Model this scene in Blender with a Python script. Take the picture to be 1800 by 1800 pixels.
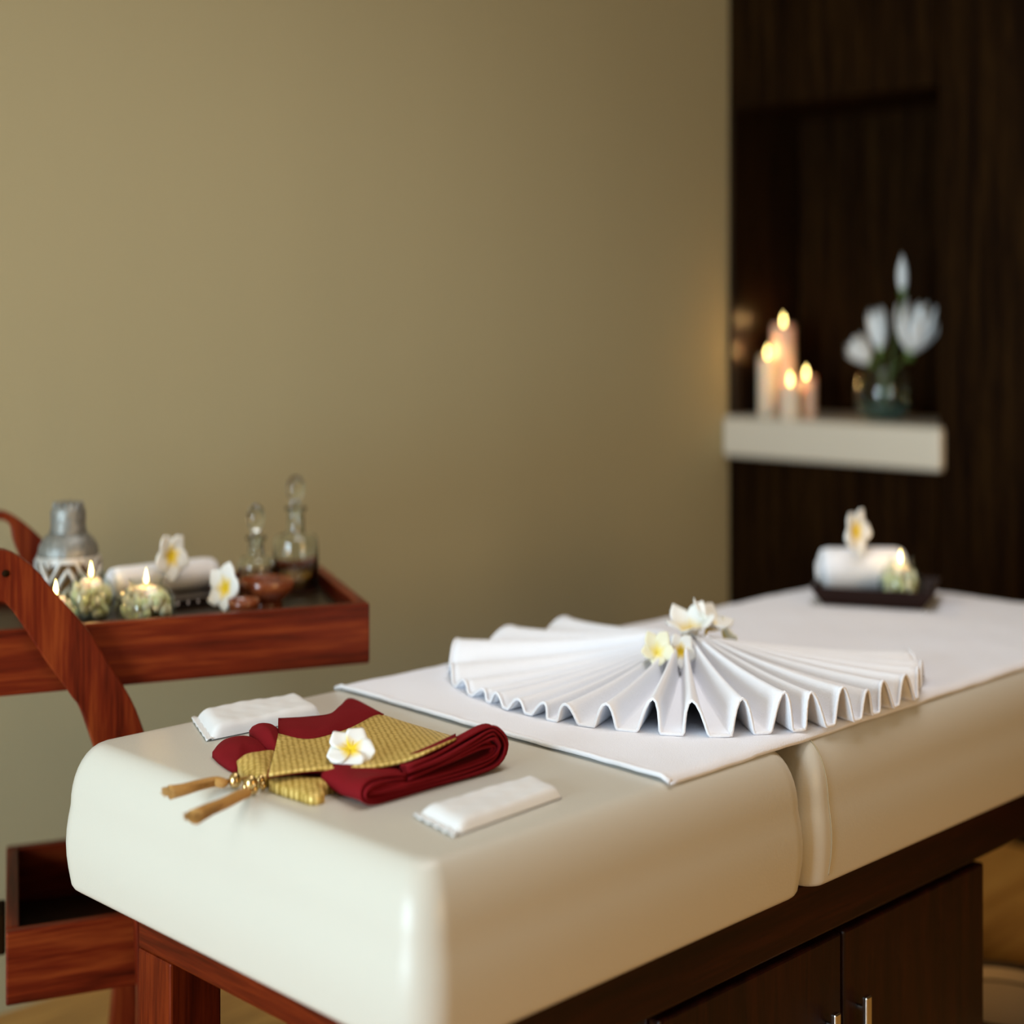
import bpy, math, random
from mathutils import Vector, Matrix
random.seed(7)
for o in list(bpy.data.objects): bpy.data.objects.remove(o)
C = bpy.context.scene.collection
PI = math.pi; S2 = math.sqrt(2)

# ------------------------------------------------------------------ camera, light, exposure
CZ = 1.525; F = 2775.0; HY = 560.0
cam = bpy.data.objects.new('camera', bpy.data.cameras.new('camera')); C.objects.link(cam)
cam.location = (0, 0, CZ); cam.rotation_euler = (PI/2, 0, -PI/4)
cam.data.sensor_width = 36; cam.data.lens = F/1800*36; cam.data.shift_y = -(900-HY)/1800
cam.data.clip_start = .05
cam.data.dof.use_dof = True; cam.data.dof.focus_distance = 2.33
cam.data.dof.aperture_fstop = 1.15; cam.data.dof.aperture_ratio = 1.5
bpy.context.scene.camera = cam
vs = bpy.context.scene.view_settings
vs.view_transform = 'Standard'; vs.look = 'None'; vs.gamma = 1; vs.use_curve_mapping = False; vs.exposure = 0.06
w = bpy.data.worlds.new('world'); bpy.context.scene.world = w; w.use_nodes = True
w.node_tree.nodes['Background'].inputs[0].default_value = (.75, .85, 1, 1)
w.node_tree.nodes['Background'].inputs[1].default_value = 1.0
def area(name, loc, target, sx, sy, power, col):
    l = bpy.data.lights.new(name, 'AREA'); l.shape = 'RECTANGLE'; l.size = sx; l.size_y = sy
    l.energy = power; l.color = col
    o = bpy.data.objects.new(name, l); C.objects.link(o); o.location = loc
    o.rotation_euler = (Vector(target)-Vector(loc)).to_track_quat('-Z', 'Y').to_euler()
    return o
area('window_daylight', (-2.75, 1.45, 1.22), (2.0, 1.45, 1.0), 2.1, 2.0, 210, (.67, .87, 1.0))
top_fill = area('overhead_fill', (2.05, 1.6, 3.5), (2.05, 1.75, 0), 2.0, .9, 13.5, (.99, .96, .95)); top_fill.data.spread = math.radians(105)  # added soft fill to brighten the table top, not a known ceiling lamp
area('warm_wall_lamp', (1.7, -2.8, 1.6), (2.0, 2.0, 1.0), 2.0, 1.4, 42, (1.0, .62, .25))

# ------------------------------------------------------------------ pixel -> place helpers
def W2(X, d): return ((d+X)/S2, (d-X)/S2)
def U(px, py, z):
    d = (CZ-z)*F/(py-HY); x, y = W2((px-900)/F*d, d); return Vector((x, y, z))
def UD(px, py, d):
    x, y = W2((px-900)/F*d, d); return Vector((x, y, CZ-(py-HY)*d/F))
def UXp(px, py, x):
    return UD(px, py, x*S2/(1+(px-900)/F))
TOP = .895                                   # table top height
def T(px, py, h=0.0): return U(px, py, TOP+h)
RIGHT = Vector((1, -1, 0))/S2; FWD = Vector((1, 1, 0))/S2; UP = Vector((0, 0, 1))

# ------------------------------------------------------------------ mesh builder
class MB:
    def __init__(s): s.v = []; s.f = []; s.a = []
    def add(s, vs, fs, a=None):
        n = len(s.v); s.v += [Vector(p) for p in vs]; s.f += [tuple(i+n for i in f) for f in fs]
        s.a += (a if a else [0.0]*len(vs)); return s
    def box(s, x0, x1, y0, y1, z0, z1):
        return s.hexa([(x0,y0),(x1,y0),(x1,y1),(x0,y1)], z0, z1)
    def hexa(s, q, z0, z1):                   # prism on an outline of ground points
        n = len(q)
        a = sum(q[i][0]*q[(i+1)%n][1]-q[(i+1)%n][0]*q[i][1] for i in range(n))
        if a < 0: q = q[::-1]
        vs = [(p[0],p[1],z0) for p in q]+[(p[0],p[1],z1) for p in q]
        fs = [tuple(range(n))[::-1], tuple(range(n, 2*n))]+[(i,(i+1)%n,n+(i+1)%n,n+i) for i in range(n)]
        return s.add(vs, fs)
    def lathe(s, prof, c=(0,0,0), n=32, axis=None):
        # prof: (r, h) bottom to top; axis: optional (ex, ey, ez)
        ex, ey, ez = axis if axis else (Vector((1,0,0)), Vector((0,1,0)), UP)
        c = Vector(c); vs = []; fs = []
        for r, h in prof:
            for k in range(n):
                t = 2*PI*k/n; vs.append(c+ex*(r*math.cos(t))+ey*(r*math.sin(t))+ez*h)
        for i in range(len(prof)-1):
            for k in range(n):
                k2 = (k+1)%n; fs.append((i*n+k, i*n+k2, (i+1)*n+k2, (i+1)*n+k))
        if prof[0][0] > 1e-5: fs.append(tuple(range(n))[::-1])
        if prof[-1][0] > 1e-5: fs.append(tuple((len(prof)-1)*n+k for k in range(n)))
        return s.add(vs, fs)
    def ball(s, c, rx, ry=None, rz=None, n=12, m=8):
        ry = ry or rx; rz = rz or rx
        vs = []; fs = []; c = Vector(c)
        for i in range(m+1):
            p = PI*i/m
            for k in range(n):
                t = 2*PI*k/n
                vs.append(c+Vector((rx*math.sin(p)*math.cos(t), ry*math.sin(p)*math.sin(t), -rz*math.cos(p))))
        for i in range(m):
            for k in range(n):
                k2 = (k+1)%n; fs.append((i*n+k, i*n+k2, (i+1)*n+k2, (i+1)*n+k))
        return s.add(vs, fs)
    def tube(s, pts, rad, n=10, flat=1.0):
        pts = [Vector(p) for p in pts]; m = len(pts)
        rad = rad if isinstance(rad, (list, tuple)) else [rad]*m
        vs = []; fs = []; nx = None
        for i, p in enumerate(pts):
            t = (pts[min(i+1,m-1)]-pts[max(i-1,0)]).normalized()
            if nx is None:
                nx = t.cross(UP)
                if nx.length < 1e-3: nx = Vector((1,0,0))
            nx = (nx-t*nx.dot(t)).normalized(); ny = t.cross(nx)
            for k in range(n):
                a = 2*PI*k/n; vs.append(p+nx*(rad[i]*math.cos(a))+ny*(rad[i]*flat*math.sin(a)))
        for i in range(m-1):
            for k in range(n):
                k2 = (k+1)%n; fs.append((i*n+k, i*n+k2, (i+1)*n+k2, (i+1)*n+k))
        fs.append(tuple(range(n))[::-1]); fs.append(tuple((m-1)*n+k for k in range(n)))
        return s.add(vs, fs)
    def grid(s, rows, a=None, flip=False):
        n = len(rows[0]); vs = [p for r in rows for p in r]
        fs = []
        for i in range(len(rows)-1):
            for k in range(n-1):
                f = (i*n+k, i*n+k+1, (i+1)*n+k+1, (i+1)*n+k); fs.append(f[::-1] if flip else f)
        return s.add(vs, fs, a)
    def slab(s, rows, th):                    # thick sheet from a grid of points, thickness along -z
        n = len(rows[0]); m = len(rows)
        vs = [p for r in rows for p in r]; N = len(vs)
        vs = vs+[Vector(p)-Vector((0,0,th)) for p in vs]; fs = []
        for i in range(m-1):
            for k in range(n-1):
                f = (i*n+k, i*n+k+1, (i+1)*n+k+1, (i+1)*n+k)
                fs.append(f); fs.append(tuple(N+j for j in f[::-1]))
        rim = [k for k in range(n)]+[i*n+n-1 for i in range(1, m)]+[(m-1)*n+k for k in range(n-2, -1, -1)]+[i*n for i in range(m-2, 0, -1)]
        for i in range(len(rim)):
            a_, b_ = rim[i], rim[(i+1)%len(rim)]; fs.append((b_, a_, N+a_, N+b_))
        return s.add(vs, fs)
    def build(s, name, mat, parent=None, smooth=True, bevel=0, seg=2, auto=None, solid=0, sub=0, off=0):
        o0 = Vector((0,0,0))
        if parent:
            q = parent
            while q: o0 += q.location; q = q.parent
        me = bpy.data.meshes.new(name); me.from_pydata([p-o0 for p in s.v], [], s.f); me.update()
        at = me.attributes.new('u', 'FLOAT', 'POINT'); at.data.foreach_set('value', s.a)
        import bmesh
        bm = bmesh.new(); bm.from_mesh(me); bmesh.ops.remove_doubles(bm, verts=bm.verts, dist=1e-6)
        bmesh.ops.recalc_face_normals(bm, faces=bm.faces); bm.to_mesh(me); bm.free()
        me.materials.append(mat)
        for p in me.polygons: p.use_smooth = smooth
        o = bpy.data.objects.new(name, me); C.objects.link(o)
        if parent: o.parent = parent
        if solid:
            m = o.modifiers.new('solid', 'SOLIDIFY'); m.thickness = solid; m.offset = off
        if bevel:
            m = o.modifiers.new('bevel', 'BEVEL'); m.width = bevel; m.segments = seg; m.limit_method = 'ANGLE'; m.angle_limit = .6
            m.harden_normals = smooth
        if sub:
            m = o.modifiers.new('sub', 'SUBSURF'); m.levels = sub; m.render_levels = sub
        return o

def thing(name, label, cat, loc, group=None):
    o = bpy.data.objects.new(name, None); C.objects.link(o); o.location = loc; o.empty_display_size = .05
    o['label'] = label; o['category'] = cat
    if group: o['group'] = group
    return o
def tag(o, label, cat, group=None):
    o['label'] = label; o['category'] = cat
    if group: o['group'] = group
    return o
def struct(o): o['kind'] = 'structure'; return o
def cr(pts, n):                               # Catmull-Rom through points
    pts = [Vector(p) for p in pts]; out = []; m = len(pts)
    for j in range(n):
        t = j/(n-1)*(m-1); i = min(int(t), m-2); f = t-i
        p0 = pts[i-1] if i > 0 else pts[0]*2-pts[1]; p1 = pts[i]; p2 = pts[i+1]
        p3 = pts[i+2] if i+2 < m else pts[-1]*2-pts[-2]
        out.append(.5*((2*p1)+(p2-p0)*f+(2*p0-5*p1+4*p2-p3)*f*f+(3*p1-p0-3*p2+p3)*f**3))
    return out
def coons(rows, n, m):                        # smooth grid n x m through control rows
    a = [cr(r, n) for r in rows]
    cols = [cr([a[i][k] for i in range(len(a))], m) for k in range(n)]
    return [[cols[k][i] for k in range(n)] for i in range(m)]

# ------------------------------------------------------------------ materials
def M(name, col, rough=.5, spec=.5, metal=0, bump=0, bscale=200, bstretch=(1,1,1), var=0, vscale=6, vcol=None, sheen=0, coat=0, trans=0, ior=1.45, sss=0, emit=None, es=0):
    m = bpy.data.materials.new(name); m.use_nodes = True; nt = m.node_tree; b = nt.nodes['Principled BSDF']
    b.inputs['Base Color'].default_value = (*col, 1); b.inputs['Roughness'].default_value = rough
    b.inputs['Specular IOR Level'].default_value = spec; b.inputs['Metallic'].default_value = metal
    b.inputs['Sheen Weight'].default_value = sheen; b.inputs['Coat Weight'].default_value = coat
    b.inputs['Coat Roughness'].default_value = .12
    b.inputs['Transmission Weight'].default_value = trans; b.inputs['IOR'].default_value = ior
    if sss: b.inputs['Subsurface Weight'].default_value = sss; b.inputs['Subsurface Radius'].default_value = (.02,.012,.006); b.inputs['Subsurface Scale'].default_value = 1.0
    if emit: b.inputs['Emission Color'].default_value = (*emit, 1); b.inputs['Emission Strength'].default_value = es
    if bump or var:
        tc = nt.nodes.new('ShaderNodeTexCoord'); mp = nt.nodes.new('ShaderNodeMapping'); mp.inputs['Scale'].default_value = bstretch
        nt.links.new(tc.outputs['Object'], mp.inputs[0])
    if bump:
        n = nt.nodes.new('ShaderNodeTexNoise'); n.inputs['Scale'].default_value = bscale; n.inputs['Detail'].default_value = 3
        bp = nt.nodes.new('ShaderNodeBump'); bp.inputs['Strength'].default_value = bump; bp.inputs['Distance'].default_value = .002
        nt.links.new(mp.outputs[0], n.inputs['Vector']); nt.links.new(n.outputs[0], bp.inputs['Height']); nt.links.new(bp.outputs[0], b.inputs['Normal'])
    if var:
        n = nt.nodes.new('ShaderNodeTexNoise'); n.inputs['Scale'].default_value = vscale; n.inputs['Detail'].default_value = 4
        r = nt.nodes.new('ShaderNodeMix'); r.data_type = 'RGBA'
        r.inputs[6].default_value = (*col, 1); r.inputs[7].default_value = (*(vcol or [c*(1-var) for c in col]), 1)
        nt.links.new(mp.outputs[0], n.inputs['Vector']); nt.links.new(n.outputs[0], r.inputs[0]); nt.links.new(r.outputs[2], b.inputs['Base Color'])
    return m
def wood(name, dark, mid, light, grain, rot=0.0, rough=.3, scale=1.0, coat=.3, spec=.5):
    """grain: 'x','y','z' axis the fibres run along (after turning the coords by rot about z)"""
    m = bpy.data.materials.new(name); m.use_nodes = True; nt = m.node_tree; b = nt.nodes['Principled BSDF']; L = nt.links.new
    tc = nt.nodes.new('ShaderNodeTexCoord'); r = nt.nodes.new('ShaderNodeMapping'); r.inputs['Rotation'].default_value = (0,0,rot)
    mp = nt.nodes.new('ShaderNodeMapping'); k = {'x':(1.4,22,22),'y':(22,1.4,22),'z':(22,22,1.4)}[grain]
    mp.inputs['Scale'].default_value = [c*scale for c in k]
    L(tc.outputs['Object'], r.inputs[0]); L(r.outputs[0], mp.inputs[0])
    n = nt.nodes.new('ShaderNodeTexNoise'); n.inputs['Scale'].default_value = 1.6; n.inputs['Detail'].default_value = 6; n.inputs['Distortion'].default_value = .6
    n2 = nt.nodes.new('ShaderNodeTexNoise'); n2.inputs['Scale'].default_value = 9; n2.inputs['Detail'].default_value = 4
    L(mp.outputs[0], n.inputs['Vector']); L(mp.outputs[0], n2.inputs['Vector'])
    mx = nt.nodes.new('ShaderNodeMath'); mx.operation = 'MULTIPLY_ADD'; mx.inputs[1].default_value = .35
    L(n2.outputs[0], mx.inputs[0]); 
    m3 = nt.nodes.new('ShaderNodeMath'); m3.operation = 'MULTIPLY'; m3.inputs[1].default_value = .65
    L(n.outputs[0], m3.inputs[0]); L(m3.outputs[0], mx.inputs[2])
    cp = nt.nodes.new('ShaderNodeValToRGB'); e = cp.color_ramp.elements
    e[0].position = .36; e[0].color = (*dark,1); e[1].position = .64; e[1].color = (*light,1); q = e.new(.5); q.color = (*mid,1)
    L(mx.outputs[0], cp.inputs[0]); L(cp.outputs[0], b.inputs['Base Color'])
    bp = nt.nodes.new('ShaderNodeBump'); bp.inputs['Strength'].default_value = .15; bp.inputs['Distance'].default_value = .002
    L(mx.outputs[0], bp.inputs['Height']); L(bp.outputs[0], b.inputs['Normal'])
    b.inputs['Roughness'].default_value = rough; b.inputs['Coat Weight'].default_value = coat; b.inputs['Coat Roughness'].default_value = .18; b.inputs['Specular IOR Level'].default_value = spec
    return m
m_wall = M('beige_wallcovering', (.48,.415,.243), .75, .2, bump=.35, bscale=60, bstretch=(3,3,.5), var=.07, vscale=.9)
m_paint = M('pale_plaster', (.62,.55,.42), .8, .2)
m_ceil = M('white_ceiling', (.5,.46,.38), .8, .2)
m_floor = wood('oak_floor', (.38,.165,.028), (.54,.25,.05), (.66,.34,.075), 'x', rough=.35, scale=.6)
DK = ((.006,.0022,.0006), (.014,.0056,.0012), (.026,.0115,.0026))
m_dark_z = wood('dark_wenge_upright', *DK, 'z', rough=.6, coat=0, spec=.03)
m_dark_gloss = wood('dark_wenge_gloss', *DK, 'z', rough=.36, coat=.0, spec=.5)
m_shelf = M('cream_lacquer', (.78,.72,.60), .35, .4)
m_leather = M('cream_leather', (.60,.568,.49), .34, .45, bump=.12, bscale=260, var=.03, vscale=3)
m_seam = M('stitching', (.45,.36,.22), .7)
MH = ((.006,.0008,.0004), (.013,.0017,.0006), (.026,.004,.0011))
m_mah_z = wood('mahogany_upright', *MH, 'z', rough=.42, coat=.05, spec=.22)
m_mah_x = wood('mahogany_long', *MH, 'x', rough=.42, coat=.05, spec=.22)
m_mah_y = wood('mahogany_cross', *MH, 'y', rough=.42, coat=.05, spec=.22)
CW = ((.055,.005,.0012), (.13,.013,.003), (.22,.036,.007))
CANG = math.radians(21.5)                     # set below: cart runs near this world angle
MH_LIT = ((.045,.004,.0006), (.095,.009,.0014), (.16,.02,.003))  # same mahogany, brighter and redder: window light put into the colour
m_mah_lit_z = wood('mahogany_leg_lit', *MH_LIT, 'z', rough=.4, coat=0, spec=.12)
m_mah_lit_y = wood('mahogany_end_rail_lit', *MH_LIT, 'y', rough=.4, coat=0, spec=.12)
m_steel = M('brushed_steel', (.72,.71,.69), .22, .5, 1)
m_white = M('white_terry', (.89,.90,.95), .9, .15, bump=.6, bscale=500, sheen=.25)
m_sheet = M('white_cotton_towel', (.87,.88,.95), .9, .15, bump=.5, bscale=420, sheen=.2)
m_wrap = M('white_wrapped_cloth', (.80,.80,.80), .55, .4, bump=.25, bscale=60)
m_red = M('wine_red_cotton', (.20,.006,.010), .85, .12, bump=.35, bscale=500, var=.25, vscale=14)
m_goldthread = M('gold_tassel_silk', (.60,.30,.07), .5, .5, bump=.9, bscale=700, var=.35, vscale=300)
m_bead = M('gold_bead', (.62,.45,.20), .25, .5, 1)
m_glass = M('clear_glass', (.93,.97,.95), .02, .5, trans=1, ior=1.45)
def thinglass(name, tint):
    m = bpy.data.materials.new(name); m.use_nodes = True; nt = m.node_tree; nt.nodes.remove(nt.nodes['Principled BSDF'])
    t = nt.nodes.new('ShaderNodeBsdfTransparent'); t.inputs[0].default_value = (*tint, 1)
    g = nt.nodes.new('ShaderNodeBsdfGlossy'); g.inputs['Roughness'].default_value = .03
    lw = nt.nodes.new('ShaderNodeLayerWeight'); lw.inputs[0].default_value = .5; mx = nt.nodes.new('ShaderNodeMixShader'); L = nt.links.new
    pw = nt.nodes.new('ShaderNodeMath'); pw.operation = 'POWER'; pw.inputs[1].default_value = 4; L(lw.outputs['Facing'], pw.inputs[0])
    f = nt.nodes.new('ShaderNodeMath'); f.operation = 'MULTIPLY_ADD'; f.inputs[1].default_value = .65; f.inputs[2].default_value = .035; L(pw.outputs[0], f.inputs[0])
    L(f.outputs[0], mx.inputs[0]); L(t.outputs[0], mx.inputs[1]); L(g.outputs[0], mx.inputs[2]); L(mx.outputs[0], nt.nodes['Material Output'].inputs[0]); return m
m_thin = thinglass('thin_glass', (.93,.96,.94))
m_oil = M('amber_oil', (.55,.30,.06), .05, .5, trans=.9, ior=1.45)
m_wax = M('ivory_wax', (.86,.72,.56), .5, .4, sss=.5)
m_litwax = M('flame_lit_wax', (.83,.58,.45), .5, .4, sss=.5)  # glow of the flames painted into the wax as a peach tint
m_flame = M('flame', (1,.8,.4), .5, emit=(1.0,.76,.24), es=13)
m_wick = M('wick', (.03,.02,.02), .9)
m_silver = M('antique_silver', (.40,.40,.37), .45, .5, .55, bump=1.0, bscale=90, var=.75, vscale=70)
m_lantern = M('dark_lantern_glass', (.10,.055,.02), .15, .6)
m_band = M('silver_band', (.60,.585,.55), .4, .5, .35, bump=.5, bscale=200)
m_bowl = wood('turned_red_wood', (.12,.025,.008), (.22,.05,.015), (.32,.085,.025), 'x', rough=.2, coat=.6)
m_black = M('black_lacquer', (.012,.007,.007), .18, .5, coat=.6)
m_tray = M('dark_brown_lacquer', (.018,.006,.004), .45, .2)
m_stud = M('pearl_stud', (.7,.62,.6), .3)
m_leaf = M('lily_green', (.10,.17,.03), .5, .4)
m_stem = M('stem_green', (.07,.12,.025), .5, .4)
m_petal_lily = M('lily_white', (.86,.90,.92), .6, .3)
m_water = M('tinted_vase_fill', (.05,.13,.12), .1, .5, trans=.5)
m_stool = M('tan_basin', (.74,.54,.33), .8, .2, bump=.3, bscale=300)
m_piping = M('brown_piping', (.06,.035,.02), .6)
m_fill_a = M('pale_pod', (.92,.88,.62), .55, .4, var=.5, vscale=60, vcol=(.66,.66,.28))
m_fill_b = M('ivory_shell', (.94,.86,.66), .45, .4, var=.3, vscale=60)
def petalmat(name, inner, outer, pos=(.12,.5)):
    m = M(name, outer, .55, .3, sss=.12); nt = m.node_tree; b = nt.nodes['Principled BSDF']
    at = nt.nodes.new('ShaderNodeAttribute'); at.attribute_name = 'u'
    cp = nt.nodes.new('ShaderNodeValToRGB'); e = cp.color_ramp.elements
    e[0].position = pos[0]; e[0].color = (*inner,1); e[1].position = pos[1]; e[1].color = (*outer,1)
    nt.links.new(at.outputs['Fac'], cp.inputs[0]); nt.links.new(cp.outputs[0], b.inputs['Base Color']); return m
m_pl = petalmat('plumeria_petal', (.90,.62,.02), (.86,.86,.82), (.15,.48))
m_pl_cream = petalmat('plumeria_petal_cream', (.85,.68,.12), (.85,.83,.62), (.10,.45))
def brocade():
    m = M('gold_brocade', (.42,.27,.05), .42, .5); nt = m.node_tree; b = nt.nodes['Principled BSDF']; L = nt.links.new
    tc = nt.nodes.new('ShaderNodeTexCoord'); mp = nt.nodes.new('ShaderNodeMapping'); mp.inputs['Rotation'].default_value = (0,0,.6)
    mp.inputs['Scale'].default_value = (1,1,.02); L(tc.outputs['Object'], mp.inputs[0])
    v = nt.nodes.new('ShaderNodeTexVoronoi'); v.inputs['Scale'].default_value = 125; v.inputs['Randomness'].default_value = .25
    L(mp.outputs[0], v.inputs['Vector'])
    cp = nt.nodes.new('ShaderNodeValToRGB'); e = cp.color_ramp.elements
    e[0].position = .2; e[0].color = (.80,.58,.18,1); e[1].position = .6; e[1].color = (.40,.25,.04,1)
    L(v.outputs['Distance'], cp.inputs[0]); L(cp.outputs[0], b.inputs['Base Color'])
    bp = nt.nodes.new('ShaderNodeBump'); bp.inputs['Strength'].default_value = .2; bp.inputs['Distance'].default_value = .0007; bp.invert = True
    L(v.outputs['Distance'], bp.inputs['Height']); L(bp.outputs[0], b.inputs['Normal']); b.inputs['Metallic'].default_value = .25
    return m
m_gold = brocade()

FZ = .06                                      # floor level
# ------------------------------------------------------------------ room
WX = 4.10; WY = WX*.759; LX = -2.8; FY = -3.2; CH = 3.6
b = MB(); b.box(LX, WX+.6, FY, WY+.1, FZ-.06, FZ); fl = struct(b.build('floor', m_floor, smooth=False))
struct(MB().box(LX, WX+.6, FY, WY+.1, CH, CH+.06).build('ceiling', m_ceil, smooth=False))
struct(MB().box(LX, WX+.6, WY, WY+.1, 0, CH).build('wall_back', m_wall, smooth=False))
struct(MB().box(LX, WX+.6, FY-.1, FY, 0, CH).build('wall_front', m_paint, smooth=False))
b = MB(); wy0, wy1, wz0, wz1 = .35, 2.55, .18, 2.3
b.box(LX-.1, LX, FY, wy0, 0, CH); b.box(LX-.1, LX, wy1, WY+.1, 0, CH); b.box(LX-.1, LX, wy0, wy1, 0, wz0); b.box(LX-.1, LX, wy0, wy1, wz1, CH)
struct(b.build('wall_left', m_paint, smooth=False))
# panelled wall with the niche; backing then each board as a part
NY = WX*.575; NZ0, NZ1 = 1.21, 2.20; ND = .375; BT = .02
b = MB(); b.box(WX+ND+.02, WX+ND+.14, FY, WY, 0, CH)
b.box(WX+BT, WX+ND+.02, FY, NY-.001, 0, CH)
b.box(WX+BT, WX+ND+.02, NY, WY, 0, NZ0-.125); b.box(WX+BT, WX+ND+.02, NY, WY, NZ1, CH)
wr = struct(b.build('wall_right', m_dark_z, smooth=False))
def board(y0, y1, z0, z1, x0=WX, x1=WX+BT, mat=m_dark_z):
    return MB().box(x0, x1, y0+.0015, y1-.0015, z0, z1).build('panel', mat, wr, smooth=False, bevel=.003, seg=1)
ys = [NY, NY+.25, NY+.5, WY]
for i in range(3):
    board(ys[i], ys[i+1], NZ1, CH); board(ys[i], ys[i+1], 0, NZ0-.13)
y = NY
for i in range(9): board(y-.62, y, 0, CH); y -= .62
for i in range(3):                                             # niche back boards
    board(ys[i], ys[i+1], NZ0, NZ1, WX+ND, WX+ND+.018)
MB().box(WX, WX+ND, WY-.018, WY-.001, NZ0, NZ1).build('niche_side', m_dark_gloss, wr, smooth=False)
sh = MB().box(WX-.035, WX+ND+.015, NY-.024, WY-.001, NZ0-.125, NZ0).build('wall_shelf', m_shelf, bevel=.012, seg=3)
tag(sh, 'thick cream shelf running across the dark wooden niche', 'shelf')

# ------------------------------------------------------------------ treatment table
X0, X1, Y0, Y1, XS = 1.185, 3.28, 1.33, 2.14, 1.952
BZ = .68
tb = thing('treatment_table', 'cream leather treatment table on a dark mahogany cabinet base', 'massage table', ((X0+X1)/2, (Y0+Y1)/2, 0))
RT, RV = .046, 1.95
def cushion(x0, x1, y0, y1, z0, z1, rt, rc, rb, n=14, bulge=.006):
    """rounded cushion: ring outlines (rounded rect, corner radius rc) swept up a rounded side profile"""
    prof = []
    for i in range(5):
        a = PI/2*i/4; prof.append((rb*(1-math.sin(a)), z0+rb*1.2*(1-math.cos(a))))
    for i in range(1, 6): 
        f = i/6; prof.append((-bulge*math.sin(PI*f), z0+rb*1.2+(z1-rt*RV-z0-rb*1.2)*f))
    for i in range(11):
        a = PI/2*i/10; prof.append((rt*(1-math.cos(a)), z1-rt*RV+rt*RV*math.sin(a)))
    def ring(ins):
        out = []; r = max(rc-ins*.6, .006)
        for cx, cy, a0 in ((x1-ins-r, y1-ins-r, 0), (x0+ins+r, y1-ins-r, PI/2), (x0+ins+r, y0+ins+r, PI), (x1-ins-r, y0+ins+r, 1.5*PI)):
            for k in range(n+1):
                a = a0+PI/2*k/n; out.append((cx+r*math.cos(a), cy+r*math.sin(a)))
        return out
    mb = MB(); vs = []; fs = []
    rings = [ring(p[0]) for p in prof]; N = len(rings[0])
    for rg, p in zip(rings, prof): vs += [(q[0], q[1], p[1]) for q in rg]
    for i in range(len(prof)-1):
        for k in range(N): fs.append((i*N+k, i*N+(k+1)%N, (i+1)*N+(k+1)%N, (i+1)*N+k))
    fs.append(tuple(range(N))[::-1]); fs.append(tuple((len(prof)-1)*N+k for k in range(N)))
    return mb.add(vs, fs)
cu1 = cushion(X0, XS, Y0, Y1, BZ, TOP, RT, .048, .012).build('cushion', m_leather, tb)
cu2 = cushion(XS+.004, X1, Y0, Y1, BZ, TOP, RT, .032, .012).build('cushion', m_leather, tb)
# stitched seam lines down the sides beside the joint
pts = []
for i in range(25):
    f = i/24; z = BZ+.016+f*(TOP-RT*RV-BZ-.016); pts.append((XS+.044, Y0-.0008-.006*math.sin(PI*f), z))
for i in range(1, 13):
    a = PI/2*i/12; pts.append((XS+.044, Y0+RT*(1-math.cos(a))-.0006, TOP-RT*RV+RT*RV*math.sin(a)+.0004))
MB().tube(pts, .0010, 6).build('seam', m_seam, cu2)
# frame
RZ0, RZ1 = .59, BZ
RX0, RX1, RY0, RY1 = X0+.082, X1-.082, Y0+.03, Y1-.086
def tpart(name, mb, mat, par=tb, bev=.004): return mb.build(name, mat, par, smooth=False, bevel=bev, seg=2)
tpart('rail', MB().box(RX0+.041, RX1-.041, RY0, RY0+.04, RZ0, RZ1), m_mah_x)
tpart('rail', MB().box(RX0+.041, RX1-.041, RY1-.04, RY1, RZ0, RZ1), m_mah_x)
tpart('rail', MB().box(RX0, RX0+.04, RY0, RY1, RZ0, RZ1), m_mah_lit_y)
tpart('rail', MB().box(RX1-.04, RX1, RY0, RY1, RZ0, RZ1), m_mah_lit_y)
tpart('deck', MB().box(RX0+.041, RX1-.041, RY0+.041, RY1-.041, RZ1-.03, RZ1), m_mah_x)
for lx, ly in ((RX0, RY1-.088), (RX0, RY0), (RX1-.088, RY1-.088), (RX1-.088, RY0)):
    tpart('leg', MB().box(lx, lx+.088, ly, ly+.088, FZ, RZ0), m_mah_lit_z)
CX0, CX1 = 1.64, 2.52; CXM = 2.08
tpart('cabinet_body', MB().box(CX0, CX1, RY0+.022, RY1-.02, FZ+.06, RZ0-.006), m_mah_z)
tpart('plinth', MB().box(CX0+.03, CX1-.03, RY0+.05, RY1-.05, FZ, FZ+.06), m_mah_x)
for x0, x1, hx in ((CX0, CXM-.003, CXM-.043), (CXM+.003, CX1, CXM+.043)):
    dr = tpart('door', MB().box(x0, x1, RY0, RY0+.02, FZ+.07, RZ0-.010), m_mah_z)
    hb = MB().box(hx-.008, hx+.008, RY0-.021, RY0-.012, .30, .473); hb.box(hx-.004, hx+.004, RY0-.013, RY0, .315, .323); hb.box(hx-.004, hx+.004, RY0-.013, RY0, .448, .456)
    tpart('handle', hb, m_steel, dr, .002)

# ------------------------------------------------------------------ white sheet towel over the table
def noise2(x, y): return .5*math.sin(x*13.1+y*7.7)+.3*math.sin(x*27-y*19+1.3)+.2*math.sin(x*41+y*53)
rows = []
YA, YB = Y0+.030, Y1-.03
for i in range(90):
    f = i/89; x = 1.664+f*(X1-.02-1.664); r = []
    for k in range(50):
        g = k/49; y = YA+g*(YB-YA)
        z = TOP+.0078+.0012*noise2(x*2, y*2)+.0004*noise2(x*7, y*9)
        dd = max(0, RT-min(y-Y0, Y1-y)); z -= (RT-math.sqrt(max(0, RT*RT-dd*dd)))*RV
        dd = max(0, RT-(X1-x)); z -= (RT-math.sqrt(max(0, RT*RT-dd*dd)))*RV
        r.append(Vector((x+.022*(g)*(1-f)+.003*math.sin(g*9)*(1-f), y, z)))
    rows.append(r)
tw = MB().slab(rows, .005).build('bath_towel', m_sheet)
tag(tw, 'large flat white towel spread under the pleated fan', 'towel')
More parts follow.
